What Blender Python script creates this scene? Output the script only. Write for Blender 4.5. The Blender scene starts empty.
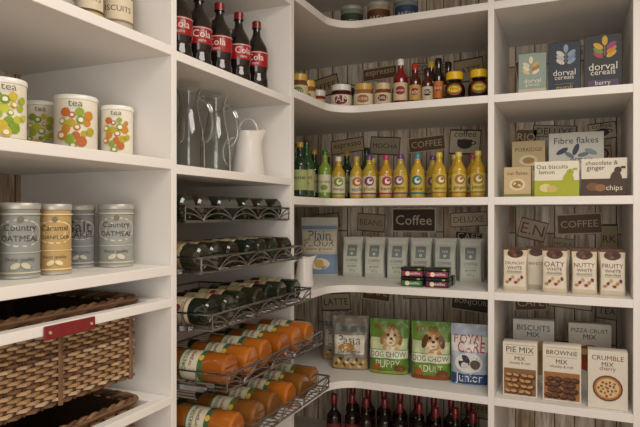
import bpy, math, random
from mathutils import Vector, Matrix
random.seed(4)
sc = bpy.context.scene
H = 1.45
def Z(o): return H + o

def lin(c):
    if isinstance(c, str):
        c = c.lstrip('#'); c = tuple(int(c[i:i+2], 16)/255 for i in (0, 2, 4))
    return tuple((x/12.92 if x <= .04045 else ((x+.055)/1.055)**2.4) for x in c) + (1.0,)

# ------------------------------------------------------------------ materials
MATS = {}
TONE = {'paper': (.86, .82, .75), 'foil': (.86, .83, .78), 'wicker': (.74, .74, .80)}
def pmat(name, rough=.5, metal=0, trans=0, var=.08, nscale=60, coat=0, ior=1.45):
    m = bpy.data.materials.new(name); m.use_nodes = True
    nt = m.node_tree; b = nt.nodes['Principled BSDF']
    a = nt.nodes.new('ShaderNodeAttribute'); a.attribute_name = 'Col'
    n = nt.nodes.new('ShaderNodeTexNoise'); n.inputs['Scale'].default_value = nscale
    tc = nt.nodes.new('ShaderNodeTexCoord'); nt.links.new(tc.outputs['Object'], n.inputs['Vector'])
    mr = nt.nodes.new('ShaderNodeMapRange'); mr.inputs[3].default_value = 1-var; mr.inputs[4].default_value = 1+var*.5
    nt.links.new(n.outputs['Fac'], mr.inputs[0])
    mx = nt.nodes.new('ShaderNodeVectorMath'); mx.operation = 'SCALE'
    nt.links.new(a.outputs['Color'], mx.inputs[0]); nt.links.new(mr.outputs[0], mx.inputs['Scale'])
    nt.links.new(mx.outputs[0], b.inputs['Base Color'])
    b.inputs['Roughness'].default_value = rough; b.inputs['Metallic'].default_value = metal
    b.inputs['Transmission Weight'].default_value = trans; b.inputs['IOR'].default_value = ior
    b.inputs['Coat Weight'].default_value = coat
    MATS[name] = m
    return m
pmat('paper', .55); pmat('plastic', .3, coat=.2, var=.03); pmat('tinplate', .4, metal=.35)
pmat('chrome', .25, metal=1.0); pmat('bottle_glass', .07, coat=.6, var=.02); pmat('ceramic', .2, var=.03, coat=.4)
pmat('foil', .32, var=.12, nscale=30); pmat('clear_glass', .03, trans=1.0, var=0); pmat('wicker', .6, var=.45, nscale=45)
pmat('leather', .5, var=.2)

# ------------------------------------------------------------------ text cache
TXT = {}
def textmesh(s):
    if s in TXT: return TXT[s]
    cu = bpy.data.curves.new('t', 'FONT'); cu.body = s; cu.resolution_u = 2
    cu.align_x = 'CENTER'; cu.align_y = 'CENTER'
    ob = bpy.data.objects.new('t', cu); sc.collection.objects.link(ob)
    dg = bpy.context.evaluated_depsgraph_get(); dg.update()
    me = ob.evaluated_get(dg).to_mesh()
    vs = [(v.co.x, v.co.y) for v in me.vertices]; fs = [tuple(p.vertices) for p in me.polygons]
    ob.evaluated_get(dg).to_mesh_clear()
    bpy.data.objects.remove(ob); bpy.data.curves.remove(cu)
    xs = [v[0] for v in vs]; ys = [v[1] for v in vs]
    cx = (min(xs)+max(xs))/2; cy = (min(ys)+max(ys))/2; w = max(xs)-min(xs)
    vs = [((x-cx)/w, (y-cy)/w) for x, y in vs]
    TXT[s] = (vs, fs); return TXT[s]

# ------------------------------------------------------------------ mesh builder
class MB:
    def __init__(s): s.v = []; s.f = []; s.c = []; s.m = []; s.L = 0
    def face(s, idx, col, mat='paper'):
        c = lin(col); t = TONE.get(mat)
        if t: c = (c[0]*t[0], c[1]*t[1], c[2]*t[2], 1.0)
        s.f.append(tuple(idx)); s.c.append(c); s.m.append(mat)
    def add(s, pts): b = len(s.v); s.v += [tuple(p) for p in pts]; return b
    def box(s, x0, x1, y0, y1, z0, z1, col, mat='paper', ch=.0012):
        def ring(i, z):
            a0, a1, b0, b1 = x0+i, x1-i, y0+i, y1-i; c = ch
            return [(a0+c, b0, z), (a1-c, b0, z), (a1, b0+c, z), (a1, b1-c, z), (a1-c, b1, z), (a0+c, b1, z), (a0, b1-c, z), (a0, b0+c, z)]
        rings = [ring(ch, z0), ring(0, z0+ch), ring(0, z1-ch), ring(ch, z1)]
        b = s.add(sum(rings, []))
        for k in range(3):
            for i in range(8):
                j = (i+1) % 8; s.face((b+k*8+i, b+k*8+j, b+k*8+8+j, b+k*8+8+i), col, mat)
        s.face([b+i for i in range(7, -1, -1)], col, mat); s.face([b+24+i for i in range(8)], col, mat)
    def lathe(s, prof, segs=32, cx=0, cy=0, mat='plastic', close=True, sx=1, sy=1):
        n = len(prof); pts = []
        for p in prof:
            for i in range(segs):
                t = 2*math.pi*i/segs; pts.append((cx+sx*p[0]*math.cos(t), cy+sy*p[0]*math.sin(t), p[1]))
        b = s.add(pts)
        for k in range(n-1):
            mt = prof[k][3] if len(prof[k]) > 3 else mat
            for i in range(segs):
                j = (i+1) % segs
                s.face((b+k*segs+i, b+k*segs+j, b+(k+1)*segs+j, b+(k+1)*segs+i), prof[k][2], mt)
        if close:
            if prof[0][0] > 1e-5: s.face([b+i for i in range(segs-1, -1, -1)], prof[0][2], prof[0][3] if len(prof[0]) > 3 else mat)
            mt = prof[-1][3] if len(prof[-1]) > 3 else mat
            if prof[-1][0] > 1e-5: s.face([b+(n-1)*segs+i for i in range(segs)], prof[-1][2], mt)
    def tube(s, pts, r, col, mat='chrome', segs=6, closed=False):
        pts = [Vector(p) for p in pts]; n = len(pts); rings = []; prev = None
        for i, p in enumerate(pts):
            if closed: t = pts[(i+1) % n]-pts[i-1]
            else: t = pts[min(i+1, n-1)]-pts[max(i-1, 0)]
            t.normalize()
            if prev is None:
                up = Vector((0, 0, 1)) if abs(t.z) < .9 else Vector((1, 0, 0)); a = t.cross(up).normalized()
            else:
                a = (prev - t*prev.dot(t))
                a = a.normalized() if a.length > 1e-6 else t.orthogonal().normalized()
            prev = a; bb = t.cross(a)
            rr = r[i] if isinstance(r, (list, tuple)) else r
            rings += [p + a*rr*math.cos(2*math.pi*k/segs) + bb*rr*math.sin(2*math.pi*k/segs) for k in range(segs)]
        b = s.add(rings)
        for i in range(n if closed else n-1):
            i2 = (i+1) % n
            for k in range(segs):
                k2 = (k+1) % segs
                s.face((b+i*segs+k, b+i*segs+k2, b+i2*segs+k2, b+i2*segs+k), col, mat)
        if not closed:
            s.face([b+k for k in range(segs-1, -1, -1)], col, mat); s.face([b+(n-1)*segs+k for k in range(segs)], col, mat)
    def decor(s, items, mp, W, HH, mat='paper'):
        """printed artwork that follows the package surface through mp(x,z,offset)"""
        for it in items:
            s.L += 1; off = .0004+.00022*s.L
            if it[0] == 'r':
                _, x0, x1, z0, z1, col = it
                nx = max(1, int(abs(x1-x0)*W/.008)); nz = max(1, int(abs(z1-z0)*HH/.012))
                b = s.add([mp(W*(x0+(x1-x0)*i/nx), HH*(z0+(z1-z0)*j/nz), off) for j in range(nz+1) for i in range(nx+1)])
                for j in range(nz):
                    for i in range(nx):
                        a = b+j*(nx+1)+i; s.face((a, a+1, a+nx+2, a+nx+1), col, mat)
            elif it[0] == 'e':
                _, cx, cz, rx, rz, col = it[:6]; ang = it[6] if len(it) > 6 else 0
                ns = 18; ca, sa = math.cos(ang), math.sin(ang)
                pts = [mp(W*cx, HH*cz, off)]
                for rr in (.5, 1):
                    for i in range(ns):
                        t = 2*math.pi*i/ns; ex = rx*W*rr*math.cos(t); ez = rz*W*rr*math.sin(t)
                        pts.append(mp(W*cx+ex*ca-ez*sa, HH*cz+ex*sa+ez*ca, off))
                b = s.add(pts)
                for i in range(ns):
                    j = (i+1) % ns
                    s.face((b, b+1+i, b+1+j), col, mat); s.face((b+1+i, b+1+ns+i, b+1+ns+j, b+1+j), col, mat)
            elif it[0] == 't':
                _, st, cx, cz, wf, col = it[:6]
                vs, fs = textmesh(st)
                b = s.add([mp(W*cx+x*wf*W, HH*cz+y*wf*W*(it[6] if len(it) > 6 else 1), off) for x, y in vs])
                for f in fs: s.face([b+i for i in f], col, mat)
    def mesh(s, name):
        me = bpy.data.meshes.new(name); me.from_pydata(s.v, [], s.f)
        names = list(dict.fromkeys(s.m))
        for n in names: me.materials.append(MATS[n])
        me.polygons.foreach_set('material_index', [names.index(x) for x in s.m])
        me.polygons.foreach_set('use_smooth', [True]*len(s.f))
        at = me.color_attributes.new('Col', 'FLOAT_COLOR', 'CORNER')
        flat = []
        for f, c in zip(s.f, s.c): flat += list(c)*len(f)
        at.data.foreach_set('color', flat)
        me.update()
        try: me.set_sharp_from_angle(angle=math.radians(38))
        except Exception: pass
        return me

def put(me, name, loc, rot=0, M=None, parent=None):
    ob = bpy.data.objects.new(name, me); sc.collection.objects.link(ob)
    if M is not None: ob.rotation_euler = M.to_euler()
    else: ob.rotation_euler = (0, 0, math.radians(rot))
    ob.location = loc
    if parent: ob.parent = parent
    return ob

# ------------------------------------------------------------------ room materials
def shader_mat(name, build):
    m = bpy.data.materials.new(name); m.use_nodes = True; build(m.node_tree, m.node_tree.nodes['Principled BSDF']); return m
def white_b(nt, b):
    n = nt.nodes.new('ShaderNodeTexNoise'); n.inputs['Scale'].default_value = 3
    r = nt.nodes.new('ShaderNodeValToRGB'); r.color_ramp.elements[0].color = lin('#dedad5'); r.color_ramp.elements[1].color = lin('#e6e2dd')
    nt.links.new(n.outputs['Fac'], r.inputs[0]); nt.links.new(r.outputs[0], b.inputs['Base Color']); b.inputs['Roughness'].default_value = .5
M_white = shader_mat('white_laminate', white_b)
def plank_b(nt, b, horiz_axis='X'):
    N = nt.nodes.new; Lk = nt.links.new
    tc = N('ShaderNodeTexCoord'); sp = N('ShaderNodeSeparateXYZ'); Lk(tc.outputs['Object'], sp.inputs[0])
    cb = N('ShaderNodeCombineXYZ'); Lk(sp.outputs['Z'], cb.inputs['X']); Lk(sp.outputs[horiz_axis], cb.inputs['Y'])
    br = N('ShaderNodeTexBrick'); Lk(cb.outputs[0], br.inputs['Vector'])
    br.inputs['Scale'].default_value = 1; br.inputs['Brick Width'].default_value = .83; br.inputs['Row Height'].default_value = .09
    br.inputs['Mortar Size'].default_value = .003; br.inputs['Bias'].default_value = 0; br.offset = .37; br.offset_frequency = 2
    br.inputs['Color1'].default_value = (0, 0, 0, 1); br.inputs['Color2'].default_value = (1, 1, 1, 1); br.inputs['Mortar'].default_value = (.5, .5, .5, 1)
    r = N('ShaderNodeValToRGB'); cr = r.color_ramp
    cr.elements[0].color = lin('#d9cab6'); cr.elements[1].color = lin('#e6dccd')
    for p, c in ((.25, '#dfd3c1'), (.5, '#b8a286'), (.75, '#d3c8b9')):
        e = cr.elements.new(p); e.color = lin(c)
    Lk(br.outputs['Color'], r.inputs[0])
    mp = N('ShaderNodeMapping'); mp.inputs['Scale'].default_value = (42, 42, 3.2); Lk(tc.outputs['Object'], mp.inputs[0])
    no = N('ShaderNodeTexNoise'); no.inputs['Scale'].default_value = 1.2; no.inputs['Detail'].default_value = 6; no.inputs['Roughness'].default_value = .7; Lk(mp.outputs[0], no.inputs['Vector'])
    r2 = N('ShaderNodeValToRGB'); r2.color_ramp.elements[0].position = .36; r2.color_ramp.elements[0].color = lin('#8f7458'); r2.color_ramp.elements[1].position = .58; r2.color_ramp.elements[1].color = (1, 1, 1, 1)
    Lk(no.outputs['Fac'], r2.inputs[0])
    mx = N('ShaderNodeMix'); mx.data_type = 'RGBA'; mx.blend_type = 'MULTIPLY'; mx.inputs[0].default_value = .8
    Lk(r.outputs[0], mx.inputs[6]); Lk(r2.outputs[0], mx.inputs[7])
    m2 = N('ShaderNodeMix'); m2.data_type = 'RGBA'; Lk(br.outputs['Fac'], m2.inputs[0]); Lk(mx.outputs[2], m2.inputs[6]); m2.inputs[7].default_value = lin('#5f4c3c')
    Lk(m2.outputs[2], b.inputs['Base Color']); b.inputs['Roughness'].default_value = .75
M_plankX = shader_mat('plank_wallpaper', lambda nt, b: plank_b(nt, b, 'X'))
M_plankY = shader_mat('plank_wallpaper_side', lambda nt, b: plank_b(nt, b, 'Y'))
def paint_b(nt, b):
    n = nt.nodes.new('ShaderNodeTexNoise'); n.inputs['Scale'].default_value = 8
    r = nt.nodes.new('ShaderNodeValToRGB'); r.color_ramp.elements[0].color = lin('#ddd6cb'); r.color_ramp.elements[1].color = lin('#e6dfd4')
    nt.links.new(n.outputs['Fac'], r.inputs[0]); nt.links.new(r.outputs[0], b.inputs['Base Color']); b.inputs['Roughness'].default_value = .8
M_paint = shader_mat('wall_paint', paint_b)
def floor_b(nt, b):
    N = nt.nodes.new
    tc = N('ShaderNodeTexCoord'); br = N('ShaderNodeTexBrick'); nt.links.new(tc.outputs['Object'], br.inputs['Vector'])
    br.inputs['Scale'].default_value = 1; br.inputs['Brick Width'].default_value = 1.1; br.inputs['Row Height'].default_value = .14; br.inputs['Mortar Size'].default_value = .002
    br.inputs['Color1'].default_value = lin('#a5886a'); br.inputs['Color2'].default_value = lin('#b89a78'); br.inputs['Mortar'].default_value = lin('#3c2c20')
    nt.links.new(br.outputs['Color'], b.inputs['Base Color']); b.inputs['Roughness'].default_value = .4
M_floor = shader_mat('wood_floor', floor_b)

def simple_box(name, x0, x1, y0, y1, z0, z1, mat, parent=None, bev=0):
    vs = [(x, y, z) for z in (z0, z1) for y in (y0, y1) for x in (x0, x1)]
    fs = [(0, 2, 3, 1), (4, 5, 7, 6), (0, 1, 5, 4), (2, 6, 7, 3), (0, 4, 6, 2), (1, 3, 7, 5)]
    me = bpy.data.meshes.new(name); me.from_pydata(vs, [], fs); me.materials.append(mat)
    ob = bpy.data.objects.new(name, me); sc.collection.objects.link(ob)
    if bev:
        md = ob.modifiers.new('b', 'BEVEL'); md.width = bev; md.segments = 2; md.limit_method = 'ANGLE'
    if parent: ob.parent = parent
    return ob

XW = -1.58; YW = 3.05
simple_box('wall_left', XW-.1, XW, -1.6, YW, 0, 2.6, M_plankY)
simple_box('wall_back', XW-.1, 1.6, YW, YW+.1, 0, 2.6, M_plankX)
simple_box('wall_right', 1.5, 1.6, -1.6, YW, 0, 2.6, M_paint)
simple_box('floor', XW-.1, 1.6, -1.6, YW+.1, -.1, 0, M_floor)
simple_box('ceiling', XW-.1, 1.6, -1.6, YW+.1, 2.6, 2.7, M_paint)

# ------------------------------------------------------------------ shelving
unit = bpy.data.objects.new('pantry_shelving', None); sc.collection.objects.link(unit)
g = .001
XB = XW+g; YB = YW-g
LF, BF = -1.0, 2.45           # front planes of left run / back run
P1, P2 = (1.278, 1.300), (2.0, 2.028)
PX1, PX2 = (-.325, -.300), (.2, .232)
def panel(n, *a): simple_box(n, *a, M_white, unit, .0015)
panel('panel_side_near', XB, LF, .40, .422, 0.001, 2.45)
panel('panel_divider_left', XB, LF, P1[0], P1[1], 0.001, 2.45)
panel('panel_divider_mid', XB, LF, P2[0], P2[1], 0.001, 2.45)
panel('panel_divider_back', PX1[0], PX1[1], BF, YB, 0.001, 2.45)
panel('panel_side_right', PX2[0], PX2[1], BF, YB, 0.001, 2.45)
T = .026
LZ = dict(L0=.80, L1=.455, L2=.146, L3=-.141)
for k, z in LZ.items(): panel('shelf_'+k, XB, LF, .422, P1[0], Z(z)-T, Z(z))
panel('shelf_Lbottom', XB, LF, .422, P1[0], .08, .105)
MZ = dict(M0=.83, M1=.447, M2=.135)
for k, z in MZ.items(): panel('shelf_'+k, XB, LF, P1[1], P2[0], Z(z)-T, Z(z))
panel('shelf_Mbottom', XB, LF, P1[1], P2[0], .08, .105)
SZ = dict(A=.865, B=.485, C=.0675, D=-.321, E=-.751, F=-1.18)
T2 = .032
for k, z in SZ.items():
    panel('shelf_R'+k, PX1[1], PX2[0], BF, YB, Z(z)-T2, Z(z))
    r = .13; poly = [(XB, P2[1]), (LF, P2[1])]
    for i in range(13):
        t = i/12*math.pi/2
        poly.append((LF+r-r*math.cos(t), BF-r+r*math.sin(t)))
    poly += [(PX1[0], BF), (PX1[0], YB), (XB, YB)]
    n = len(poly); vs = [(x, y, Z(z)-T2) for x, y in poly]+[(x, y, Z(z)) for x, y in poly]
    fs = [tuple(range(n-1, -1, -1)), tuple(range(n, 2*n))]+[(i, (i+1) % n, n+(i+1) % n, n+i) for i in range(n)]
    me = bpy.data.meshes.new('c'); me.from_pydata(vs, [], fs); me.materials.append(M_white)
    ob = bpy.data.objects.new('shelf_corner_'+k, me); sc.collection.objects.link(ob); ob.parent = unit
    md = ob.modifiers.new('b', 'BEVEL'); md.width = .0015; md.segments = 2; md.limit_method = 'ANGLE'
# pull-out frames that carry the wicker baskets
RZ = (-.231, -.496)
for i, z in enumerate(RZ):
    panel('basket_rail_front%d' % i, LF-.03, LF, .422, P1[0], Z(z)-.022, Z(z))
    panel('basket_rail_right%d' % i, XB, LF-.03, 1.222, P1[0], Z(z)-.022, Z(z))
    panel('basket_rail_left%d' % i, XB, LF-.03, .422, .478, Z(z)-.022, Z(z))
    mb = MB(); mb.box(LF+.0005, LF+.005, .862, 1.0, Z(z)-.031, Z(z)-.002, '#7a2226', 'leather')
    for yy in (.875, .987): mb.tube([(LF+.003, yy, Z(z)-.016), (LF+.0075, yy, Z(z)-.016)], .0035, '#c9b48a', 'tinplate', 10)
    put(mb.mesh('leather_pull'), 'leather_pull%d' % i, (0, 0, 0), parent=unit)

# ------------------------------------------------------------------ wicker baskets
def wicker_basket():
    mb = MB(); x0, x1, y0, y1 = -.235, .235, -.36, .36; rc = .03; h = .2
    def loop(step):
        pts = []
        segs = [((x0+rc, y0), (x1-rc, y0)), ((x1, y0+rc), (x1, y1-rc)), ((x1-rc, y1), (x0+rc, y1)), ((x0, y1-rc), (x0, y0+rc))]
        cs = [(x1-rc, y0+rc, -90), (x1-rc, y1-rc, 0), (x0+rc, y1-rc, 90), (x0+rc, y0+rc, 180)]
        for (a, b), c in zip(segs, cs):
            L = math.dist(a, b); k = int(L/step)
            nx, ny = (b[1]-a[1])/L, -(b[0]-a[0])/L
            for i in range(k): t = i/k; pts.append((a[0]+(b[0]-a[0])*t, a[1]+(b[1]-a[1])*t, nx, ny))
            for q in range(4):
                an = math.radians(c[2]+q*90/4); pts.append((c[0]+rc*math.cos(an), c[1]+rc*math.sin(an), math.cos(an), math.sin(an)))
        return pts
    lp = loop(.011)
    if len(lp) % 2: lp = lp[:-1]
    rows = 22; hh = h/rows
    tans = ['#cfa878', '#bf9566', '#dab98c', '#b08a5c', '#c7a074']
    for r in range(rows):
        z = (r+.5)*hh; col = tans[(r*7) % 5] if (r % 6) else '#80593a'
        pts = []
        for i, (x, y, nx, ny) in enumerate(lp):
            o = .005*(1 if ((i//2+r) % 2) else -1)*(1 if i % 2 == 0 else 0)
            pts.append((x+nx*o, y+ny*o, z))
        n = len(pts); prof = []
        for i, p in enumerate(pts):
            nx, ny = lp[i][2], lp[i][3]
            prof += [(p[0]+nx*.0025, p[1]+ny*.0025, z-hh*.3), (p[0]+nx*.0025, p[1]+ny*.0025, z+hh*.3), (p[0]-nx*.002, p[1]-ny*.002, z+hh*.46), (p[0]-nx*.002, p[1]-ny*.002, z-hh*.46)]
        b = mb.add(prof)
        for i in range(n):
            j = (i+1) % n
            for k in range(4):
                k2 = (k+1) % 4; mb.face((b+i*4+k, b+j*4+k, b+j*4+k2, b+i*4+k2), col, 'wicker')
    for i, (x, y, nx, ny) in enumerate(lp):
        if i % 2 == 0: mb.tube([(x, y, 0), (x, y, h)], .0026, '#5f412a', 'wicker', 6)
        if i % 20 == 0: mb.tube([(x+nx*.005, y+ny*.005, 0), (x+nx*.005, y+ny*.005, h)], .006, '#8a6644', 'wicker', 6)
    b = mb.add([(x-nx*.009, y-ny*.009, z) for z in (.004, h-.004) for x, y, nx, ny in lp]); n = len(lp)
    for i in range(n):
        j = (i+1) % n; mb.face((b+i, b+j, b+n+j, b+n+i), '#523822', 'wicker')
    mb.face([b+i for i in range(n)], '#6f5036', 'wicker')
    for ph in range(3):
        pts = []
        for i, (x, y, nx, ny) in enumerate(lp):
            a = i*.75+ph*2*math.pi/3; o = .006*math.cos(a)+.003
            pts.append((x+nx*o, y+ny*o, h+.006*math.sin(a)+.004))
        mb.tube(pts, .0062, ['#8c6644', '#6e4c32', '#a07a52'][ph], 'wicker', 6, closed=True)
    mb.tube([(x+nx*.013, y+ny*.013, h-.001+.006) for x, y, nx, ny in lp], .005, '#7d593a', 'wicker', 6, closed=True)
    return mb.mesh('wicker_basket')
WB = wicker_basket()
for z in RZ: put(WB, 'wicker_basket', (-1.295, .85, Z(z)-.1995+.002))

# ------------------------------------------------------------------ wire racks
def wire_rack(depth=.5, w=.64):
    mb = MB(); c = '#a9a9ab'; y0, y1 = -w/2, w/2
    for i in range(25):
        y = y0+(y1-y0)*i/24; mb.tube([(-depth, y, .0), (0, y, 0)], .0018, c, 'chrome', 5)
    for x in (-depth, -depth*.66, -depth*.33, -.004): mb.tube([(x, y0, -.003), (x, y1, -.003)], .0028, c, 'chrome', 6)
    hf = .042
    for z, r in ((0, .0036), (hf, .0036)):
        mb.tube([(-depth, y0, z), (0, y0, z), (0, y1, z), (-depth, y1, z)], r, c, 'chrome', 6, closed=True)
    # front scallops: paired wires swooping up to the top rail
    n = 4
    for sc_ in (1, .55):
        pts = []
        for i in range(n*20+1):
            t = i/20; y = y0+(y1-y0)*t/n
            pts.append((.004, y, .002+(hf-.004)*sc_*abs(math.cos(math.pi*t))**.8))
        mb.tube(pts, .0024, c, 'chrome', 6)
    for yy in (y0, y1):
        for k in range(6):
            x = -depth*k/5; mb.tube([(x, yy, 0), (x, yy, hf)], .0025, c, 'chrome', 5)
    for yy, s in ((y0, -1), (y1, 1)):
        a, b_ = sorted((yy+s*.004, yy+s*.024)); mb.box(-depth, -.06, a, b_, -.004, .012, '#8f9092', 'chrome')
    return mb.mesh('wire_rack')
WR = wire_rack()
RK = [(-.022, -.985), (-.165, -.93), (-.320, -.895), (-.480, -.848), (-.640, -.82)]
for z, xf in RK: put(WR, 'wire_rack', (xf-.01, 1.65, Z(z)))

# ------------------------------------------------------------------ bottles
def cyl_map(r): return lambda x, z, o: ((r+o)*math.sin(x/r), -(r+o)*math.cos(x/r), z)
def bottle(r, h, glass, label, cap, neck=.0135, body=.6, sh=.78, lab=(.14, .5), items=(), mat='bottle_glass', caph=.1, capmat='plastic', capr=None):
    mb = MB(); capr = capr or neck+.002; P = []
    P += [(r*.8, 0, glass, mat), (r*.97, .006, glass, mat), (r, .014, glass, mat)]
    if label:
        P += [(r, h*lab[0], glass, mat), (r+.0006, h*lab[0]+.0005, label, 'paper'), (r+.0006, h*lab[1], glass, mat), (r, h*lab[1]+.0005, glass, mat)]
    P += [(r, h*body, glass, mat)]
    for i in range(1, 8):
        t = i/8; P.append((neck+(r-neck)*(math.cos(t*math.pi)*.5+.5), h*(body+(sh-body)*t), glass, mat))
    P += [(neck, h*sh, glass, mat), (neck, h*(1-caph), cap, capmat), (capr, h*(1-caph)+.001, cap, capmat), (capr, h-.003, cap, capmat), (capr*.85, h, cap, capmat)]
    mb.lathe(P, 28, mat=mat)
    mb.L = 3; mb.decor(items, cyl_map(r), 2*r, h)
    return mb

wine = []
for lc, cap, gl in (('#c4b896', '#5a1520', '#1d2216'), ('#b3a684', '#20242a', '#2b2a20'), ('#d3cbb4', '#9a7a2a', '#191f16'), ('#8f8468', '#7a2020', '#2a2418')):
    m = bottle(.038, .30, gl, lc, cap, body=.6, sh=.76, lab=(.2, .5), caph=.16,
               items=[('r', -1.4, 1.4, .24, .255, '#8a6a30'), ('t', 'Chateau', 0, .40, .8, '#3a2a25'), ('e', 0, .32, .14, .14, '#7a1f25'), ('t', 'reserve', 0, .27, .5, '#7a1f25')])
    wine.append(m.mesh('wine_bottle'))
orange = []
for c1, c2 in (('#8f4c14', '#4a6f3a'), ('#a05a1a', '#3f664a'), ('#74481c', '#5f742f')):
    m = bottle(.042, .29, c1, '#dcdac6', '#27301e', body=.66, sh=.8, lab=(.24, .52), neck=.016, caph=.12,
               items=[('r', -1.4, 1.4, .24, .30, c2), ('t', 'DRESSING', 0, .45, .9, '#2f5a2a'), ('t', 'organic', 0, .38, .6, '#8a3a1a'), ('e', 0, .27, .1, .1, '#d8b84a'), ('r', -1.4, 1.4, .5, .515, c2)])
    orange.append(m.mesh('dressing_bottle'))
def lie(me, name, x, y, z, spin, tilt=0):
    M = Matrix.Rotation(math.radians(-90+tilt), 3, 'Y') @ Matrix.Rotation(math.radians(spin), 3, 'Z')
    put(me, name, (x, y, z), M=M)
for ri, (z, xf) in enumerate(RK):
    if ri < 3:
        for i in range(7):
            y = 1.378+.0905*i
            lie(wine[(i*3+ri) % 4], 'wine_bottle', xf-.025-random.uniform(0, .03), y, Z(z)+.0402, 35+random.uniform(-25, 30))
    else:
        for i in range(6):
            y = 1.385+.1045*i
            lie(orange[(i*i+ri) % 3], 'dressing_bottle', xf-.022-random.uniform(0, .015), y, Z(z)+.0442, 50+random.uniform(-20, 20))

# ------------------------------------------------------------------ left bay: tins
def tin(r, h, col, lid, items, lidh=.018, mat='paper', lidmat='tinplate'):
    mb = MB()
    P = [(r*.97, 0, lid, lidmat), (r+.001, .001, lid, lidmat), (r+.001, .005, lid, lidmat), (r, .006, col, mat), (r, h-lidh-.001, col, mat),
         (r+.0018, h-lidh, lid, lidmat), (r+.0022, h-lidh+.002, lid, lidmat), (r+.0018, h-.003, lid, lidmat), (r, h-.0005, lid, lidmat), (r-.003, h, lid, lidmat), (r-.004, h-.003, lid, lidmat), (0, h-.003, lid, lidmat)]
    mb.lathe(P, 48, mat=mat); mb.decor(items, cyl_map(r), 2*r, h); return mb
def dots(cols, seed):
    rnd = random.Random(seed); it = []; n = 17; L = []
    for k in range(n):
        a = k*2.4; rr = .04+.36*math.sqrt(k/n)
        L.append((rr*math.cos(a), .46+rr*math.sin(a)*.8, .075+.05*rnd.random()))
    for k, (x, z, s) in enumerate(L): it.append(('e', x, z, s, s, cols[k % len(cols)]))
    for k, (x, z, s) in enumerate(L):
        if k % 3 == 0: it.append(('e', x, z, s*.5, s*.5, '#f2f0e6'))
    return it
G = ['#a4b72a', '#bfc83c', '#7f9f2a', '#d0b82e']; O = ['#cc8a2a', '#b9a92c', '#bf6a2f', '#8fab31']
def dottin(r, h, cols, seed, tx):
    it = dots(cols, seed)+[('t', tx, 0, .84, .3, '#6b6f5a'), ('r', -1.5, 1.5, .04, .075, cols[0])]
    return tin(r, h, '#ece9df', '#e2dfd6', it, lidh=.012, lidmat='plastic').mesh('tea_tin')
for (r, h, x, y, cols, sd, rt) in ((.046, .138, -1.12, .863, G, 1, 65), (.04, .15, -1.31, 1.12, G, 2, 50), (.053, .155, -1.19, 1.128, O, 3, 45), (.042, .142, -1.14, 1.222, O, 5, 40), (.046, .135, -1.13, .74, O, 7, 60), (.045, .14, -1.29, .95, O, 8, 55)):
    put(dottin(r, h, cols, sd, 'tea'), 'tea_tin', (x, y, Z(.146)+.0005), rt)
def cointin(r, h, col, tx, sub, band):
    it = [('e', 0, .60, .62, .36, band), ('e', 0, .60, .58, .32, col), ('t', tx, 0, .66, .8, '#3a3a36'), ('t', sub, 0, .53, .95, '#403c36'),
          ('r', -1.55, 1.55, .07, .09, band), ('r', -1.55, 1.55, .34, .35, band), ('t', 'finest quality', 0, .25, .7, '#5a564c'), ('e', -.12, .17, .12, .07, band, .5), ('e', .12, .17, .12, .07, band, -.5), ('r', -1.55, 1.55, .84, .86, band), ('e', 0, .78, .08, .08, '#7a7565')]
    return tin(r, h, col, '#b5b3ab', it, lidh=.014).mesh('food_tin')
for (r, h, x, y, col, tx, sub, band, rt) in ((.042, .164, -1.12, .903, '#939a9c', 'Country', 'OATMEAL', '#d3cfbc', 55), (.037, .163, -1.115, .993, '#c2a46c', 'Caramel', 'CORNFLOUR', '#efe2bd', 50),
                                     (.036, .163, -1.19, 1.142, '#848a92', 'Salt', 'FLAKES', '#c2c4bf', 45), (.044, .166, -1.125, 1.203, '#9ca2a2', 'Country', 'OATMEAL', '#d9d4c0', 45), (.04, .163, -1.12, .8, '#a7946c', 'Spice', 'SUGAR', '#efe2bd', 60)):
    put(cointin(r, h, col, tx, sub, band), 'food_tin', (x, y, Z(-.141)+.0005), rt)
for (r, h, x, y, col, band, rt) in ((.045, .16, -1.13, 1.208, '#b5b3ac', '#8f7a5a', 45), (.042, .15, -1.13, 1.105, '#c5a877', '#5a3d28', 45), (.043, .15, -1.12, 1.0, '#a8a9a8', '#4d6a70', 50), (.043, .15, -1.12, .89, '#b99b6a', '#7a2f25', 55)):
    it = [('r', -1.4, 1.4, .3, .75, band), ('r', -.6, .6, .34, .71, '#ddd3bd'), ('t', 'BISCUITS', 0, .52, .9, '#4a3020'), ('r', -1.4, 1.4, .14, .2, '#c9a24a')]
    put(tin(r, h, col, '#c9c9c6', it, lidmat='tinplate').mesh('biscuit_tin'), 'biscuit_tin', (x, y, Z(.455)+.0005), rt)

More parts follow.
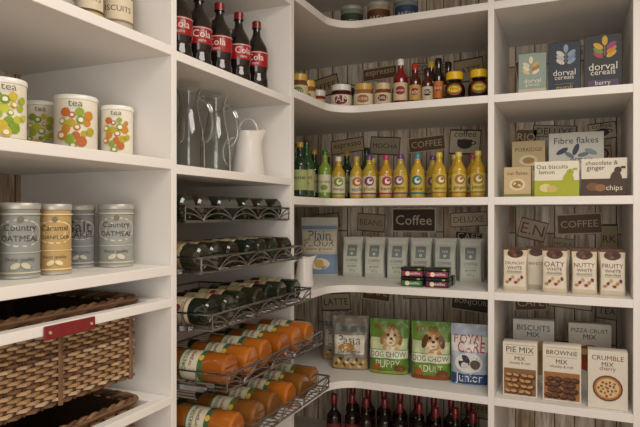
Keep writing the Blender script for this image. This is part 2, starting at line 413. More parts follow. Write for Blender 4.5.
# ------------------------------------------------------------------ cola bottles
def cola():
    mb = MB(); d = '#1d1512'; red = '#98181d'; m = 'bottle_glass'; h = .27
    P = [(.028, 0, d), (.038, .004, d), (.043, .014, d), (.043, .045, d), (.040, .062, d), (.039, .075, d), (.0425, .092, d), (.0432, .095, red, 'plastic'), (.0432, .150, d), (.0425, .152, d)]
    for i in range(1, 9):
        t = i/8; P.append((.0135+(.029)*(math.cos(t*math.pi)*.5+.5), .155+.075*t, d))
    P += [(.0135, .240, d), (.018, .241, d), (.018, .243, '#7a161a', 'plastic'), (.017, .244, '#7a161a', 'plastic'), (.017, .267, '#7a161a', 'plastic'), (.014, .27, '#7a161a', 'plastic')]
    mb.lathe([(p[0], p[1], p[2], p[3] if len(p) > 3 else m) for p in P], 30)
    mb.decor([('t', 'Cola', 0, .47, .7, '#f3eeee'), ('r', -1.5, 1.5, .535, .545, '#d8d0d0'), ('t', 'zero', 0, .385, .3, '#f3eeee')], cyl_map(.0432), .086, h)
    return mb.mesh('cola_bottle')
CO = cola()
for (x, y, rt) in ((-1.09, 1.893, 25), (-1.10, 1.783, 55), (-1.11, 1.675, 20), (-1.12, 1.57, 50), (-1.12, 1.465, 45), (-1.22, 1.82, 30), (-1.23, 1.71, 45), (-1.24, 1.60, 10), (-1.23, 1.93, 35), (-1.24, 1.49, 20), (-1.12, 1.365, 35)):
    put(CO, 'cola_bottle', (x, y, Z(.447)+.0005), rt)

# ------------------------------------------------------------------ jugs
def glass_jug(h=.27, r=.05):
    mb = MB(); c = '#eef2f1'; m = 'clear_glass'; out = []
    pr = [(.7, 0), (.95, .01), (1.0, .06), (.98, .3), (.86, .5), (.66, .66), (.56, .78), (.6, .9), (.78, 1.0)]
    for a, b in pr: out.append((r*a, h*b, c, m))
    for a, b in reversed(pr[1:]): out.append((r*a-.0022, h*b+.001, c, m))
    out.append((0, .008, c, m)); mb.lathe(out, 36, mat=m, close=True)
    hp = []
    for i in range(15):
        t = i/14; a = math.pi*(.5-t); hp.append((r*.62+.045*math.cos(a)*1.0+(.012 if t > .5 else 0)*(t-.5)*2, 0, h*.62+h*.27*math.sin(a)))
    mb.tube(hp, .0045, c, m, 8)
    return mb.mesh('glass_jug')
GJ = glass_jug(); GJ2 = glass_jug(.262, .052)
put(GJ2, 'glass_jug', (-1.13, 1.53, Z(.135)+.0005), 24); put(GJ, 'glass_jug', (-1.14, 1.70, Z(.135)+.0005), 24); put(GJ, 'glass_jug', (-1.30, 1.60, Z(.135)+.0005), 30)
def white_jug(h=.165, r=.058, col='#d8d3cd', hw=.045):
    mb = MB(); P = []
    pr = [(.9, 0), (1.0, .02), (1.0, .08), (.9, .4), (.76, .75), (.70, .93), (.73, 1.0)]
    for a, b in pr: P.append((r*a, h*b, col, 'ceramic'))
    for a, b in reversed(pr[2:]): P.append((r*a-.004, h*b, col, 'ceramic'))
    P.append((0, h*.05, col, 'ceramic')); mb.lathe(P, 36, mat='ceramic')
    for i, v in enumerate(mb.v):
        x, y, z = v
        if z > h*.7 and y*y < (r*.5)**2 and x < 0:
            k = (z-h*.7)/(h*.3)*(1-abs(y)/(r*.5)); mb.v[i] = (x-.026*k, y, z+.008*k)
    hp = []
    for i in range(17):
        t = i/16; a = math.pi*(.5-t); hp.append((r*.74+hw*math.cos(a)+.006*t, 0, h*.56+h*.32*math.sin(a)))
    mb.tube(hp, .0055, col, 'ceramic', 10)
    return mb
mj = white_jug(.17, .062)
mj.tube([(.036*math.cos(math.pi*i/14), 0, .168+.05*math.sin(math.pi*i/14)) for i in range(15)], .0042, '#cbc6bf', 'ceramic', 8)
put(mj.mesh('ceramic_jug'), 'ceramic_jug', (-1.12, 1.88, Z(.135)+.0005), 196)
put(white_jug(.13, .042, hw=.03).mesh('ceramic_creamer'), 'ceramic_creamer', (-1.085, 2.30, Z(-.321)+.0005), 190)

# ------------------------------------------------------------------ cartons
def carton(w, d, h, col, items, side=None, top=None):
    mb = MB(); mb.box(-w/2, w/2, -d/2, d/2, 0, h, col)
    mb.decor(items, lambda x, z, o: (x, -d/2-o, z), w, h)
    s = side or col
    mb.L = 0
    for sg in (1, -1):
        mb.decor([('r', -.42, .42, .06, .94, s), ('r', -.3, .3, .2, .5, '#dcd8cc')], lambda x, z, o: (sg*(w/2+o), x*sg, z), d, h); mb.L = 0
    t = top or col
    mb.box(-w/2+.002, w/2-.002, -d/2+.001, d/2-.001, h, h+.0008, t, ch=.0003)
    mb.box(-w*.12, w*.12, -d/2-.0006, -d/2+.004, h-.01, h+.001, t, ch=.0002)
    return mb
def sprig(cx, cz, cols, s=.1, hf=.7):
    """leafy sprig: pairs of leaves climbing a stem"""
    it = [('r', cx-.008, cx+.008, cz-.22*hf, cz+.26*hf, '#b8a070')]
    for k, c in enumerate(cols):
        sd = -1 if k % 2 else 1; zz = cz-.18*hf+(k//2)*.15*hf
        it.append(('e', cx+sd*s*1.15, zz, s, s*.5, c, sd*.6))
    it.append(('e', cx, cz+.3*hf, s*.5, s*.95, cols[0], 0)); return it
def place_carton(name, x0, x1, yf, zs, d, h, col, items, rot=0, side=None):
    w = x1-x0; mb = carton(w, d, h, col, items, side)
    put(mb.mesh(name), name, ((x0+x1)/2, yf+d/2, Z(SZ[zs])+.0006), rot)
place_carton('cereal_box', -.218, -.108, 2.58, 'B', .06, .185, '#93aaa4', [('r', -.5, .5, .0, .2, '#c8c3b4')]+sprig(-.05, .68, ['#e8e0c8', '#d8c890', '#b5793a', '#e8e0c8', '#c8b070', '#d8d8c0'], .15, .55)+[('t', 'dorval', 0, .38, .6, '#f2efe6'), ('t', 'granola', 0, .28, .5, '#f2efe6'), ('t', 'oats & honey', 0, .1, .7, '#5a5040')], 2)
place_carton('cereal_box', -.098, .022, 2.57, 'B', .06, .215, '#303a4c', sprig(.05, .72, ['#8fa6c6', '#d8d3c8', '#7c90b4', '#b4c0d0', '#8fa6c6', '#d8d3c8'], .15, .5)+[('t', 'dorval', 0, .42, .7, '#e9e6df'), ('t', 'cereals', 0, .33, .6, '#e9e6df'), ('t', 'muesli', 0, .14, .5, '#c9b25a'), ('r', -.3, .3, .2, .205, '#c9b25a')], -1)
place_carton('cereal_box', .036, .172, 2.56, 'B', .06, .225, '#36383d', sprig(.05, .74, ['#d9b23a', '#b54a5a', '#d98a3a', '#7a9a4a', '#a04a8a', '#d9b23a'], .15, .5)+[('t', 'dorval', 0, .44, .75, '#efece6'), ('t', 'cereals', 0, .34, .65, '#efece6'), ('r', -.4, .4, .08, .2, '#5c4a6a'), ('t', 'berry', 0, .14, .4, '#efece6')], -2)
place_carton('porridge_box', -.262, -.12, 2.78, 'C', .07, .26, '#cdbb92', [('t', 'PORRIDGE', 0, .85, .8, '#5a4526'), ('e', 0, .66, .28, .18, '#e6dcc0'), ('e', 0, .66, .18, .1, '#b08a4a'), ('r', -.5, .5, 0, .3, '#a8b35a'), ('t', 'oats', 0, .53, .4, '#5a4526')])
place_carton('flakes_box', -.105, .115, 2.76, 'C', .07, .285, '#dfe0de', [('t', 'Fibre flakes', 0, .88, .8, '#2a2f3a'), ('e', -.25, .72, .12, .05, '#3d4a62', .5), ('e', .27, .70, .12, .05, '#8fa7b0', -.4), ('e', .0, .74, .12, .05, '#3d4a62', 1.2), ('e', .13, .66, .1, .04, '#6f8798', .2), ('e', -.12, .66, .1, .04, '#6f8798', -.6), ('t', 'organic', .1, .58, .4, '#2a2f3a'), ('r', -.5, .5, 0, .42, '#9bb0b8')])
place_carton('oat_box', -.272, -.165, 2.54, 'C', .05, .125, '#cbb790', [('t', 'oat flakes', 0, .8, .75, '#4a3a20'), ('e', 0, .42, .3, .24, '#e2d6b6'), ('e', 0, .42, .2, .15, '#9a7b3a'), ('e', -.1, .45, .07, .04, '#e6d8a8', .6), ('e', .08, .39, .07, .04, '#e6d8a8', -.4), ('r', -.5, .5, 0, .1, '#7a8a3a')])
place_carton('biscuit_box', -.15, .017, 2.52, 'C', .06, .142, '#ece9de', [('r', -.5, .5, 0, .46, '#b0b52c'), ('t', 'Oat biscuits', -.1, .85, .7, '#4b5a20'), ('t', 'lemon', -.22, .7, .35, '#4b5a20'), ('e', .26, .44, .13, .2, '#b0b52c'), ('e', .3, .68, .08, .08, '#b0b52c'), ('r', .36, .46, .74, .8, '#b0b52c'), ('e', -.25, .25, .14, .1, '#e2d79a'), ('e', -.1, .22, .12, .09, '#cdbb72'), ('e', .3, .7, .012, .012, '#2a2a18')])
place_carton('biscuit_box', .024, .186, 2.52, 'C', .06, .148, '#e7e2d8', [('r', -.5, .5, 0, .46, '#4a3424'), ('t', 'chocolate &', -.05, .88, .7, '#3b2a1d'), ('t', 'ginger', -.18, .73, .4, '#3b2a1d'), ('e', .26, .44, .13, .2, '#4a3424'), ('e', .3, .68, .08, .08, '#4a3424'), ('r', .36, .46, .72, .78, '#4a3424'), ('e', -.25, .25, .14, .1, '#7a5536'), ('e', -.08, .22, .12, .09, '#946a44'), ('t', 'chips', .22, .2, .35, '#efe8da')])
def mixbox(name, x0, x1, yf, d, h, title, a, b, c, col='#e6e2da'):
    it = [('r', -.44, .44, .95, .955, a), ('t', title, 0, .87, .8, '#4a4038'), ('r', -.4, .4, .785, .79, '#8a8074'), ('t', 'MIX', 0, .71, .3, '#4a4038'), ('t', 'chunky & rich', 0, .62, .6, '#6a5a4a'), ('r', -.46, .46, .04, .52, a)]
    rnd = random.Random(len(title))
    for k in range(4):
        for q in range(4):
            zz = .1+.1*q; xx = -.33+.2*k+.06*(q % 2)+rnd.uniform(-.03, .03); tt = rnd.uniform(-.4, .4)
            it.append(('e', xx, zz, .12, .075, b, tt)); it.append(('e', xx-.02, zz+.012, .09, .045, c, tt))
    place_carton(name, x0, x1, yf, 'E', d, h, col, it)
mixbox('baking_mix_box', -.272, -.138, 2.5, .06, .222, 'PIE MIX', '#8a6a48', '#5a3520', '#c99a62')
mixbox('baking_mix_box', -.118, .024, 2.5, .06, .225, 'BROWNIE', '#a5703c', '#33190f', '#6b4028')
it = [('t', 'CRUMBLE', 0, .88, .8, '#7a2a22'), ('t', 'MIX', 0, .77, .3, '#4a4038'), ('t', 'cherry', 0, .69, .4, '#7a2a22'), ('e', 0, .36, .38, .36, '#6a3820'), ('e', 0, .36, .34, .32, '#b5793c'), ('e', 0, .36, .29, .27, '#ddc79a')]
for k in range(18):
    a = k*2.4; rr = .24*math.sqrt(k/18); it.append(('e', rr*math.cos(a), .36+rr*math.sin(a)*.6, .035, .03, ['#9a2a24', '#a5763c', '#8a5a2c'][k % 3], k))
place_carton('baking_mix_box', .047, .185, 2.48, 'E', .06, .222, '#e4e0d8', it)
place_carton('biscuit_mix_box', -.258, -.083, 2.78, 'E', .06, .27, '#e9e8e6', [('t', 'BISCUITS', 0, .87, .8, '#2e4a6a'), ('t', 'MIX', 0, .76, .3, '#2e4a6a'), ('r', -.5, .5, .1, .5, '#b8946a'), ('e', -.2, .55, .2, .12, '#c9a26a'), ('e', .2, .58, .2, .12, '#d8b880')])
place_carton('pizza_mix_box', -.025, .145, 2.78, 'E', .06, .27, '#e2dfd6', [('t', 'PIZZA CRUST', 0, .89, .86, '#4a4038'), ('t', 'MIX', 0, .79, .3, '#4a4038'), ('e', 0, .45, .38, .34, '#a5602c'), ('e', 0, .45, .33, .29, '#c8402a'), ('e', .1, .5, .1, .08, '#e8d8a0'), ('e', -.12, .55, .1, .08, '#e8d8a0'), ('e', -.05, .42, .08, .05, '#4a7a2a')])

# ------------------------------------------------------------------ bags
def bag(w, d, h, col, items, top=.82, mat='foil', crimpcol=None, wr=.003, seed=1, e=3.0):
    mb = MB(); rnd = random.Random(seed); ph = [rnd.uniform(0, 6.28) for _ in range(6)]; N = 44; R = 30
    def s(zf):
        if zf < .06: return .88+.12*(zf/.06)
        if zf < top*.55: return 1
        if zf < top: t = (zf-top*.55)/(top*.45); return 1-(1-.14)*t*t*(3-2*t)
        return .14*(1-(zf-top)/(1-top)*.6)
    def wv(x, z): return wr*(math.sin(x*70+z*40+ph[0])+.7*math.sin(z*95-x*38+ph[1])+.5*math.sin(x*130+ph[2]))*.5
    def hw(zf): return (w/2)*(1-.035*math.sin(min(1, zf/top)*math.pi))
    def fy(x, z):
        a = hw(z/h); q = min(.985, abs(x)/a); return -(d/2)*s(z/h)*(1-q**e)**(1/e)
    pts = []
    for k in range(R+1):
        zf = k/R; z = zf*h; a = hw(zf)
        for i in range(N):
            t = 2*math.pi*i/N; ct, st = math.cos(t), math.sin(t)
            x = a*math.copysign(abs(ct)**(2/e), ct); y = (d/2)*s(zf)*math.copysign(abs(st)**(2/e), st)
            amp = min(1, zf*8)
            y += wv(x, z)*amp*(-1 if y < 0 else 1)*(1 if abs(st) > .3 else .2)
            pts.append((x, y, z))
    b = mb.add(pts)
    for k in range(R):
        c = crimpcol if (crimpcol and k/R >= top-.02) else col
        for i in range(N):
            j = (i+1) % N; mb.face((b+k*N+i, b+k*N+j, b+(k+1)*N+j, b+(k+1)*N+i), c, mat)
    mb.face([b+i for i in range(N-1, -1, -1)], col, mat); mb.face([b+R*N+i for i in range(N)], crimpcol or col, mat)
    def mp(x, z, o): return (x, fy(x, z)-wv(x, z)*min(1, z/h*8)-o-.0008, z)
    mb.decor(items, mp, w, h, mat)
    return mb
for k, (x0, x1) in enumerate(((-.275, -.178), (-.122, -.026), (-.012, .082), (.09, .182))):
    it = [('r', -.44, .44, .1, .8, '#e6e0d4'), ('e', 0, .86, .33, .2, '#4a2a1c'), ('e', -.1, .9, .1, .08, '#6b4028'), ('e', .14, .86, .1, .08, '#33190f'), ('e', -.02, .82, .08, .07, '#7a4a30'), ('t', ['CRUNCHY', 'OATY', 'NUTTY', 'FRUITY'][k], 0, .64, .8, '#7a2430'), ('t', 'WHITE', 0, .53, .6, '#5a4636'), ('t', 'chocolate', 0, .45, .6, '#5a4636'), ('r', -.3, .3, .4, .405, '#8a7a64')]
    it += [('e', -.3+.12*q, .2+.06*(q % 3), .08, .06, ['#b98a4a', '#7a3a22', '#c9a86a', '#a52a30'][q % 4], q) for q in range(6)]
    put(bag(x1-x0, .055, .18, '#d9cdb8', it, top=.93, mat='paper', crimpcol='#5a3626', wr=.001, seed=k, e=5).mesh('snack_bag'), 'snack_bag', ((x0+x1)/2, 2.555, Z(SZ['D'])+.0005), random.uniform(-4, 4))
for k, x in enumerate((-.15, -.06, .04, .13)):
    it = [('r', -.44, .44, .1, .8, '#e4ddcf'), ('e', 0, .86, .33, .2, '#4a2a1c'), ('t', 'WHITE', 0, .6, .7, '#5a4636')]
    put(bag(.085, .055, .18, '#c9bda6', it, top=.93, mat='paper', crimpcol='#5a3626', wr=.001, seed=k, e=5).mesh('snack_bag'), 'snack_bag', (x, 2.65, Z(SZ['D'])+.0005), 0)
def puppy(cx, cz, s, c1, c2, c3):
    return [('e', cx, cz-.2, s*.9, s*1.1, c1), ('e', cx, cz-.22, s*.5, s*.9, c3), ('e', cx, cz, s, s*.95, c1), ('e', cx-s*.85, cz-.02, s*.3, s*.66, c2, -.25), ('e', cx+s*.85, cz-.02, s*.3, s*.66, c2, .25), ('e', cx, cz+.03, s*.16, s*.7, c3), ('e', cx, cz-.07, s*.5, s*.42, c3),
            ('e', cx-s*.38, cz+.03, s*.13, s*.13, '#1c1410'), ('e', cx+s*.38, cz+.03, s*.13, s*.13, '#1c1410'), ('e', cx, cz-.03, s*.18, s*.13, '#1c1410'), ('e', cx, cz-.1, s*.2, s*.06, '#a24a4a')]
g1 = [('r', -.46, .46, .46, .66, '#cfdcae')]+puppy(.06, .68, .23, '#c9a878', '#a07a4c', '#f0e6d0')+[('r', -.47, .47, .30, .45, '#e8ecd8'), ('t', 'PET CO', -.1, .85, .5, '#b02a2a', 1.2), ('t', 'DOG CHOW', 0, .375, .86, '#2d6a2a', 1.3), ('t', 'PUPPY', 0, .2, .6, '#e8ecc8', 1.2), ('e', -.28, .14, .13, .09, '#a5682c'), ('e', .28, .12, .14, .09, '#7a4a20'), ('r', -.47, .47, .02, .07, '#9fb04a')]
g2 = [('r', -.46, .46, .46, .66, '#c6d6a8')]+puppy(.06, .68, .24, '#b98a55', '#6a4426', '#e6d3b0')+[('r', -.47, .47, .30, .45, '#e8ecd8'), ('t', 'PET CO', -.1, .86, .5, '#b02a2a', 1.2), ('t', 'DOG CHOW', 0, .375, .86, '#2d6a2a', 1.3), ('t', 'ADULT', 0, .2, .6, '#e8ecc8', 1.2), ('e', -.28, .14, .13, .09, '#a5682c'), ('e', .28, .12, .14, .09, '#7a4a20'), ('r', -.47, .47, .02, .07, '#b0402a')]
ZE = Z(SZ['E'])+.0005
put(bag(.19, .11, .25, '#6a9440', g1, seed=11, wr=.007).mesh('dog_food_bag'), 'dog_food_bag', (-.805, 2.66, ZE), 8)
put(bag(.185, .11, .255, '#729a42', g2, seed=12, wr=.007).mesh('dog_food_bag'), 'dog_food_bag', (-.602, 2.65, ZE), 6)
b1 = [('r', -.47, .47, .56, .8, '#e6e6e6'), ('t', 'ROYAL', 0, .75, .8, '#b8252a', 1.3), ('t', 'CARE', .05, .63, .7, '#b8252a', 1.3), ('e', 0, .38, .36, .26, '#e6e8ea'), ('e', -.12, .40, .15, .17, '#3a3a40'), ('e', -.12, .34, .08, .08, '#d8d8d8'), ('e', .16, .36, .13, .13, '#6a6058'), ('r', -.47, .47, .03, .2, '#2d4f86'), ('t', 'Junior', 0, .12, .7, '#f4f4f4', 1.2)]
put(bag(.165, .10, .262, '#b4c3d6', b1, seed=13, wr=.006).mesh('dog_food_bag'), 'dog_food_bag', (-.425, 2.62, ZE), 4)
c1 = [('r', -.4, .4, .3, .64, '#dedbd0'), ('t', 'Pasta', 0, .56, .6, '#3a4a5a'), ('e', 0, .42, .3, .12, '#b98a3a'), ('r', -.47, .47, .03, .22, '#b59a66'), ('r', -.45, .45, .70, .8, '#6a7672'), ('t', 'conchiglie', 0, .34, .6, '#5a4a3a')]
c1 += [('e', -.4+.055*k, .07+.045*(k % 4), .06, .035, ['#d8b46a', '#6a4a2a', '#e0cfa0', '#4a3a2a'][k % 4], k) for k in range(15)]
put(bag(.18, .10, .255, '#8c877e', c1, seed=14, wr=.009).mesh('pasta_bag'), 'pasta_bag', (-1.0, 2.65, ZE), 12)
put(bag(.15, .10, .24, '#a8a196', c1, seed=15, wr=.009).mesh('pasta_bag'), 'pasta_bag', (-1.13, 2.80, ZE), 18)
fl = [('r', -.47, .47, .42, .76, '#e2dac4'), ('t', 'Plain', 0, .70, .6, '#4a6a96'), ('t', 'FLOUR', 0, .57, .8, '#4a6a96'), ('t', 'stone ground', 0, .47, .7, '#6a604a'), ('r', -.47, .47, .05, .38, '#7d97b8'), ('e', 0, .22, .28, .15, '#e6dcc0'), ('e', 0, .22, .12, .12, '#c9a860'), ('r', -.47, .47, .8, .86, '#7d97b8')]
put(bag(.19, .11, .30, '#c6ccc8', fl, top=.9, mat='paper', seed=20, wr=.002, e=5).mesh('flour_bag'), 'flour_bag', (-1.205, 2.74, Z(SZ['D'])+.0005), 22)
tp = [('r', -.42, .42, .1, .84, '#d8dcd4'), ('r', -.42, .42, .84, .93, '#e8eae4'), ('r', -.24, .24, .52, .8, '#87959a'), ('t', 'tea', 0, .7, .28, '#f0f0ea'), ('e', 0, .59, .07, .07, '#e6e2d0'), ('t', 'COFFEE', 0, .42, .6, '#5a6a6a'), ('r', -.3, .3, .34, .345, '#7a8a88'), ('t', 'ground', 0, .27, .45, '#6a7674'), ('t', '227 g', 0, .16, .3, '#6a7674')]
TP = bag(.104, .07, .2, '#ccd2cc', tp, top=.95, mat='paper', crimpcol='#e0e3dd', wr=.0008, seed=30, e=8).mesh('coffee_packet')
for k in range(6): put(TP, 'coffee_packet', (-1.04+.118*k, 2.80, Z(SZ['D'])+.0005), 6+random.uniform(-3, 3))
for k in range(6): put(TP, 'coffee_packet', (-1.04+.118*k, 2.90, Z(SZ['D'])+.0005), 4)
def smalltin(col, acc):
    mb = MB(); w, d, h = .1, .07, .042
    mb.box(-w/2, w/2, -d/2, d/2, 0, h*.68, col, 'plastic', .003); mb.box(-w/2-.001, w/2+.001, -d/2-.001, d/2+.001, h*.66, h, '#1c1a1c', 'plastic', .003)
    mb.decor([('r', -.45, .45, .08, .6, acc), ('e', -.2, .33, .1, .1, '#e8d8b0'), ('t', 'pastilles', .1, .34, .5, '#f5f0ea'), ('e', .3, .8, .08, .04, '#7fb03a')], lambda x, z, o: (x, -d/2-.001-o, z), w, h, 'plastic')
    return mb.mesh('sweet_tin')
S1 = smalltin('#2a1c22', '#8f2a4a'); S2 = smalltin('#1c2a1c', '#3f6a3a'); S3 = smalltin('#2a1c22', '#6a2a3a')
for k, (x, y, lv, me) in enumerate(((-.655, 2.53, 0, S2), (-.655, 2.53, 1, S1), (-.545, 2.53, 0, S3), (-.545, 2.53, 1, S1), (-.655, 2.62, 0, S1), (-.545, 2.62, 0, S2))):
    put(me, 'sweet_tin', (x, y, Z(SZ['D'])+.0005+lv*.0425), 3*(k % 2))

# ------------------------------------------------------------------ shelf C bottles
def juice(col, cap, lab, tx, acc):
    return bottle(.0325, .205, col, lab, cap, neck=.013, body=.58, sh=.84, lab=(.08, .52), caph=.11, mat='bottle_glass',
                  items=[('e', 0, .40, .36, .34, acc), ('e', .05, .40, .2, .2, '#f4f0e0'), ('e', .1, .42, .12, .1, acc), ('t', tx, 0, .22, .8, '#4a3a20'), ('r', -1.4, 1.4, .1, .14, acc)]).mesh('juice_bottle')
ju = [('#b8962e', '#d9d4c2', '#e2ddc6', 'mango', '#7a9a3a'), ('#c2a03a', '#b09a40', '#e2ddc6', 'apple', '#c0702a'), ('#b39a3c', '#6a3a7a', '#e0d4a8', 'plum', '#7a3a7a'), ('#bd8f2c', '#b03a62', '#e0cf9a', 'berry', '#b03058'),
      ('#b0963e', '#6a3a7a', '#cdb64a', 'grape', '#84507a'), ('#c49c30', '#3a8aa0', '#d6b642', 'citrus', '#2a7a8a'), ('#bd9a2a', '#c8b440', '#d8c05a', 'lemon', '#a07a20'), ('#c4a02e', '#cfc060', '#dccb78', 'ginger', '#b07a20'), ('#b99628', '#c8b850', '#d8c870', 'peach', '#b0802a')]
ju = [juice(*j) for j in ju]
xs = [-1.04, -.955, -.884, -.808, -.733, -.658, -.555, -.472, -.385]
for k, x in enumerate(xs):
    put(ju[k], 'juice_bottle', (x, 2.59+.02*(k % 2), Z(SZ['C'])+.0005), random.uniform(0, 25))
for k, x in enumerate(xs[:-1]):
    put(ju[(k*4+2) % 9], 'juice_bottle', (x+.045, 2.72, Z(SZ['C'])+.0005), random.uniform(0, 25))
OB = bottle(.034, .24, '#7d963a', '#e0ddc4', '#3a6a3a', body=.6, sh=.8, items=[('t', 'cordial', 0, .36, .8, '#3a6a2a'), ('e', 0, .24, .25, .2, '#7aa03a')]).mesh('cordial_bottle')
put(OB, 'cordial_bottle', (-1.115, 2.6, Z(SZ['C'])+.0005), 15)
GB = bottle(.036, .27, '#234a25', '#b8bb90', '#2a3a20', body=.58, sh=.78, items=[('t', 'OLIVE', 0, .36, .8, '#2a3a1a'), ('e', 0, .26, .2, .12, '#5a7a2a')]).mesh('oil_bottle')
GB2 = bottle(.036, .25, '#1f3320', '#a8b47a', '#a8822a', body=.58, sh=.78, items=[('t', 'water', 0, .36, .8, '#2a3a1a')]).mesh('oil_bottle')
for k, (x, y) in enumerate(((-1.12, 2.33), (-1.14, 2.44), (-1.19, 2.64), (-1.25, 2.55), (-1.18, 2.78), (-1.27, 2.72), (-1.07, 2.78), (-.98, 2.83))):
    put(GB if k % 2 else GB2, 'oil_bottle', (x, y, Z(SZ['C'])+.0005), 25)

# ------------------------------------------------------------------ shelf B jars and sauces
def jar(r, h, col, lid, lab, tx, acc, lidh=.03):
    mb = MB(); m = 'bottle_glass'
    P = [(r*.85, 0, col, m), (r*.98, .005, col, m), (r, .012, col, m), (r, h*.18, col, m), (r+.0005, h*.18+.0005, lab, 'paper'), (r+.0005, h*.6, col, m), (r, h*.6+.0005, col, m), (r*.96, h-lidh-.012, col, m), (r*.84, h-lidh-.002, col, m), (r*.84, h-lidh, lid, 'plastic'), (r*.9, h-lidh+.001, lid, 'plastic'), (r*.9, h-.003, lid, 'plastic'), (r*.84, h, lid, 'plastic')]
    mb.lathe(P, 32); mb.L = 3
    mb.decor([('e', 0, .4, .3, .2, acc), ('t', tx, 0, .4, .7, '#f3efe6')], cyl_map(r), 2*r, h); return mb.mesh('jar')
def spread():
    mb = MB(); m = 'bottle_glass'; c = '#1d120d'; h = .135; P = []
    for i in range(15):
        a = -1.2+2.35*i/14; P.append((.047*math.cos(a)**.7, .05+.046*math.sin(a), c, m))
    P[0] = (.028, 0, c, m)
    P += [(.03, .097, c, m), (.03, .1, '#e0b51e', 'plastic'), (.037, .101, '#e0b51e', 'plastic'), (.038, .13, '#e0b51e', 'plastic'), (.034, h, '#e0b51e', 'plastic')]
    mb.lathe(P, 32); mb.L = 4
    mp = lambda x, z, o: ((.0475+o)*math.sin(x/.047)*math.sqrt(max(.2, 1-((z-.05)/.052)**2)), -(.0475+o)*math.cos(x/.047)*math.sqrt(max(.2, 1-((z-.05)/.052)**2)), z)
    mb.decor([('e', 0, .4, .36, .28, '#c9302a'), ('e', 0, .4, .32, .24, '#4f7a2a'), ('e', 0, .4, .28, .16, '#e6c23a'), ('t', 'yeast', 0, .4, .4, '#7a1f1a')], mp, .094, h)
    return mb.mesh('spread_jar')
SP = spread(); ZB = Z(SZ['B'])+.0005
for x in (-.485, -.38): put(SP, 'spread_jar', (x, 2.58, ZB), 10)
put(SP, 'spread_jar', (-.40, 2.70, ZB), 10)
put(jar(.054, .13, '#4a1218', '#e6e2da', '#e6dccb', 'JAM', '#7a1f2a'), 'jam_jar', (-1.03, 2.6, ZB), 18)
put(jar(.048, .125, '#9a6a3a', '#c9a25a', '#e9dfc4', 'HONEY', '#a5652a'), 'honey_jar', (-.915, 2.6, ZB), 15)
put(jar(.04, .12, '#7a3a22', '#c9b48a', '#dcd0b0', 'CHILLI', '#7a2a28'), 'chutney_jar', (-.82, 2.6, ZB), 15)
put(jar(.04, .13, '#8a5a2c', '#d8b040', '#d8c8a0', 'PICKLE', '#5a7a2a'), 'pickle_jar', (-1.14, 2.45, ZB), 20)
put(jar(.04, .115, '#8a2a22', '#e6e2da', '#d8c8a0', 'SALSA', '#5a7a2a'), 'salsa_jar', (-1.15, 2.60, ZB), 20)
put(jar(.04, .13, '#6a4a2c', '#caa24a', '#d8c8a0', 'PESTO', '#5a7a2a'), 'pesto_jar', (-1.12, 2.32, ZB), 20)
for k, x in enumerate((-1.06, -.96, -.87)): put(jar(.042, .15, ['#3a1a16', '#7a4a22', '#5a2018'][k], ['#2a2a2a', '#b09040', '#3a3a3a'][k], '#d8c8a0', 'CHUTNEY', '#5a3a2a'), 'chutney_jar', (x, 2.76, ZB), 15)
def sauce(col, lab, cap, h, tx, acc, r=.03): return bottle(r, h, col, lab, cap, body=.58, sh=.8, caph=.13, items=[('e', 0, .34, .36, .3, acc), ('t', tx, 0, .34, .75, '#f3ece0')]).mesh('sauce_bottle')
for (x, y, a) in ((-.735, 2.60, ('#7a1512', '#d8c8a8', '#e4e0d8', .225, 'tomato', '#8f1f1a', .033)), (-.665, 2.59, ('#4a160f', '#c9a25a', '#b02820', .19, 'hot', '#8f2820', .027)),
                  (-.61, 2.60, ('#4a1f14', '#d0c8b0', '#2a1a16', .17, 'BBQ', '#3a2018', .025)), (-.56, 2.6, ('#1c100c', '#c9762a', '#1a1614', .21, 'soy', '#a5401a', .022)), (-.70, 2.72, ('#2a1410', '#c9a23a', '#8f302a', .22, 'brown', '#3a5a8a', .03)), (-.62, 2.72, ('#3a1c10', '#c8a03a', '#c9a22a', .23, 'malt', '#3a2a1a', .03)), (-.54, 2.72, ('#2a1410', '#d8cfae', '#1a1614', .22, 'fish', '#3a5a8a', .03)), (-.78, 2.72, ('#6a2a16', '#d8cfae', '#2a4a3a', .19, 'chilli', '#3a6a3a', .03))):
    put(sauce(*a), 'sauce_bottle', (x, y, ZB), 12)

for k, (x, c, b_) in enumerate(((-1.02, '#8a8f86', '#3a4a3a'), (-.88, '#b0a48a', '#6a3a2a'), (-.74, '#7f8a90', '#2f4a6a'))):
    put(tin(.055, .16, c, '#b5b5b2', [('r', -1.3, 1.3, .2, .75, b_), ('t', 'PASTA', 0, .48, .8, '#e6e0d0')]).mesh('storage_tin'), 'storage_tin', (x, 2.72, Z(SZ['A'])+.0005), 15)
RB = bottle(.037, .28, '#1a0c0c', '#7a2a2c', '#7a1a1e', body=.6, sh=.76, caph=.16, items=[('t', 'RED', 0, .34, .8, '#e0c080')]).mesh('wine_bottle')
for k in range(9):
    put(RB, 'wine_bottle', (-1.1+.085*k, 2.68+.03*(k % 2), Z(SZ['F'])+.0005), 15)
for k in range(8):
    put(RB, 'wine_bottle', (-1.06+.085*k, 2.84, Z(SZ['F'])+.0005), 15)

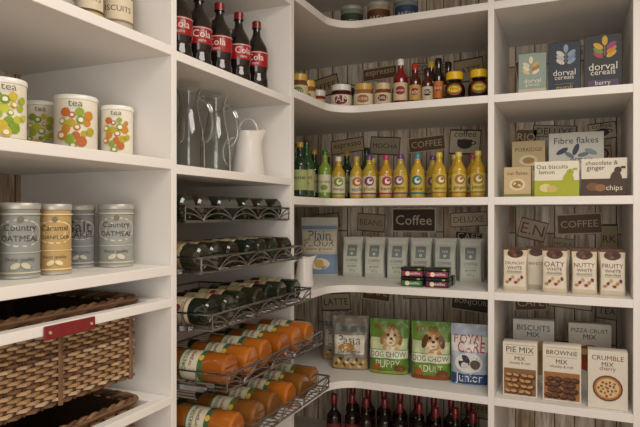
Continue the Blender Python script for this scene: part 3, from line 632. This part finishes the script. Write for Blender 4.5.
# ------------------------------------------------------------------ wallpaper signs
def sign(x, z, w, h, tx, bg, fg, tilt=0, frame=None, sub=None, cup=False):
    mb = MB(); d = .001
    mb.box(-w/2, w/2, -d, 0, -h/2, h/2, frame or fg, ch=.0003)
    mp = lambda X, Zz, o: (X, -d-o, Zz-h/2)
    it = [('r', -.475, .475, .06, .94, bg)]
    if cup: it += [('e', 0, .42, .24, .16, fg), ('r', -.24, .24, .42, .6, fg), ('e', .27, .47, .09, .07, fg), ('e', .27, .47, .05, .04, bg), ('t', tx, 0, .82, .7, fg)]
    else: it += [('t', tx, 0, .58 if sub else .5, .82, fg)]
    if sub: it += [('t', sub, 0, .22, .6, fg)]
    mb.decor(it, mp, w, h)
    M = Matrix.Rotation(math.radians(tilt), 3, 'Y')
    put(mb.mesh('coffee_sign'), 'coffee_sign', (x, YW-.0006, Z(z)), M=M)
tan, brn, blk, cr, gr = '#c2ad8a', '#77573f', '#3c332c', '#dccfb6', '#b5a994'
for a in ((-1.33, .72, .22, .11, 'COFFEE', tan, blk, -12), (-1.12, .66, .16, .12, 'CAFE', cr, brn, 6), (-.98, .77, .2, .07, 'espresso', brn, cr, -3), (-.70, .77, .2, .06, 'COFFEE', gr, blk, 3), (-.50, .74, .15, .12, 'LATTE', tan, blk, -5),
          (-.52, .37, .16, .13, 'coffee', cr, blk, 4, None, None, True), (-.72, .37, .2, .08, 'COFFEE', brn, cr, -4), (-.95, .37, .17, .1, 'MOCHA', gr, blk, 5), (-1.17, .38, .2, .08, 'espresso', tan, blk, -6),
          (-.79, -.035, .24, .13, 'Coffee', '#4c382c', '#e2d6bd', 0), (-.50, -.03, .19, .075, 'DELUXE', cr, brn, -3), (-1.03, -.05, .16, .1, 'BEANS', gr, brn, 4), (-.50, -.12, .14, .05, 'CAFE', blk, cr, 5), (-1.3, -.04, .16, .08, 'COFFEE', tan, blk, -5),
          (-.49, -.46, .2, .09, 'BONJOUR', '#4a4038', '#e0d8c8', 5), (-.75, -.42, .2, .07, 'COFFEE', tan, blk, -3), (-1.0, -.43, .16, .1, 'CAFE', brn, cr, 4), (-1.24, -.5, .18, .1, 'LATTE', cr, blk, -5),
          (-.20, .72, .14, .1, 'COFFEE', brn, cr, -8), (.0, .77, .2, .07, 'espresso', cr, brn, 3), (.12, .68, .1, .07, 'CAFE', gr, blk, 10), (.12, .39, .12, .08, 'coffee', cr, blk, -5, None, None, True), (-.09, .40, .2, .06, 'DELUXE', gr, blk, 5), (.1, .28, .12, .08, 'ED', tan, blk, -4), (-.22, .38, .1, .08, 'RIO', brn, cr, 4),
          (-.19, -.08, .13, .10, 'E.N', '#c2b7a6', '#8a3a30', 14), (.02, -.05, .2, .1, 'COFFEE', brn, cr, -3), (.15, -.12, .07, .14, 'RK', tan, blk, 0), (-.05, -.15, .1, .06, 'MOKA', gr, brn, 5), (-.02, -.42, .2, .08, 'ESPRESSO', cr, blk, 4), (-.2, -.44, .15, .08, 'CAFE', brn, cr, -5), (.14, -.46, .09, .08, 'TEA', gr, blk, 4), (-.45, -1.0, .18, .1, 'COFFEE', tan, blk, 4), (-.8, -.84, .2, .06, 'CAFE', cr, blk, -2)):
    sign(*a)

# ------------------------------------------------------------------ lights, world, camera
def area(name, loc, size, energy, col, rot=(0, 0, 0), sy=None):
    l = bpy.data.lights.new(name, 'AREA'); l.energy = energy; l.color = col; l.size = size
    if sy: l.shape = 'RECTANGLE'; l.size_y = sy
    o = bpy.data.objects.new(name, l); sc.collection.objects.link(o); o.location = loc; o.rotation_euler = rot; return o
area('ceiling_lamp', (.2, 1.0, 2.57), 1.0, 26, (1, .925, .83))
area('window_daylight', (.55, -1.45, 1.45), 1.7, 34, (1.0, .96, .91), (math.radians(90), 0, math.radians(12)), 1.9)
w = bpy.data.worlds.new('world'); sc.world = w; w.use_nodes = True
w.node_tree.nodes['Background'].inputs[0].default_value = (1, .97, .93, 1); w.node_tree.nodes['Background'].inputs[1].default_value = .45
cam = bpy.data.cameras.new('camera'); co = bpy.data.objects.new('camera', cam); sc.collection.objects.link(co)
cam.sensor_width = 36; cam.lens = 580/640*36; cam.clip_start = .02
co.location = (0, 0, H); co.rotation_euler = (math.radians(90), 0, math.radians(23.7))
sc.camera = co
sc.view_settings.view_transform = 'Standard'
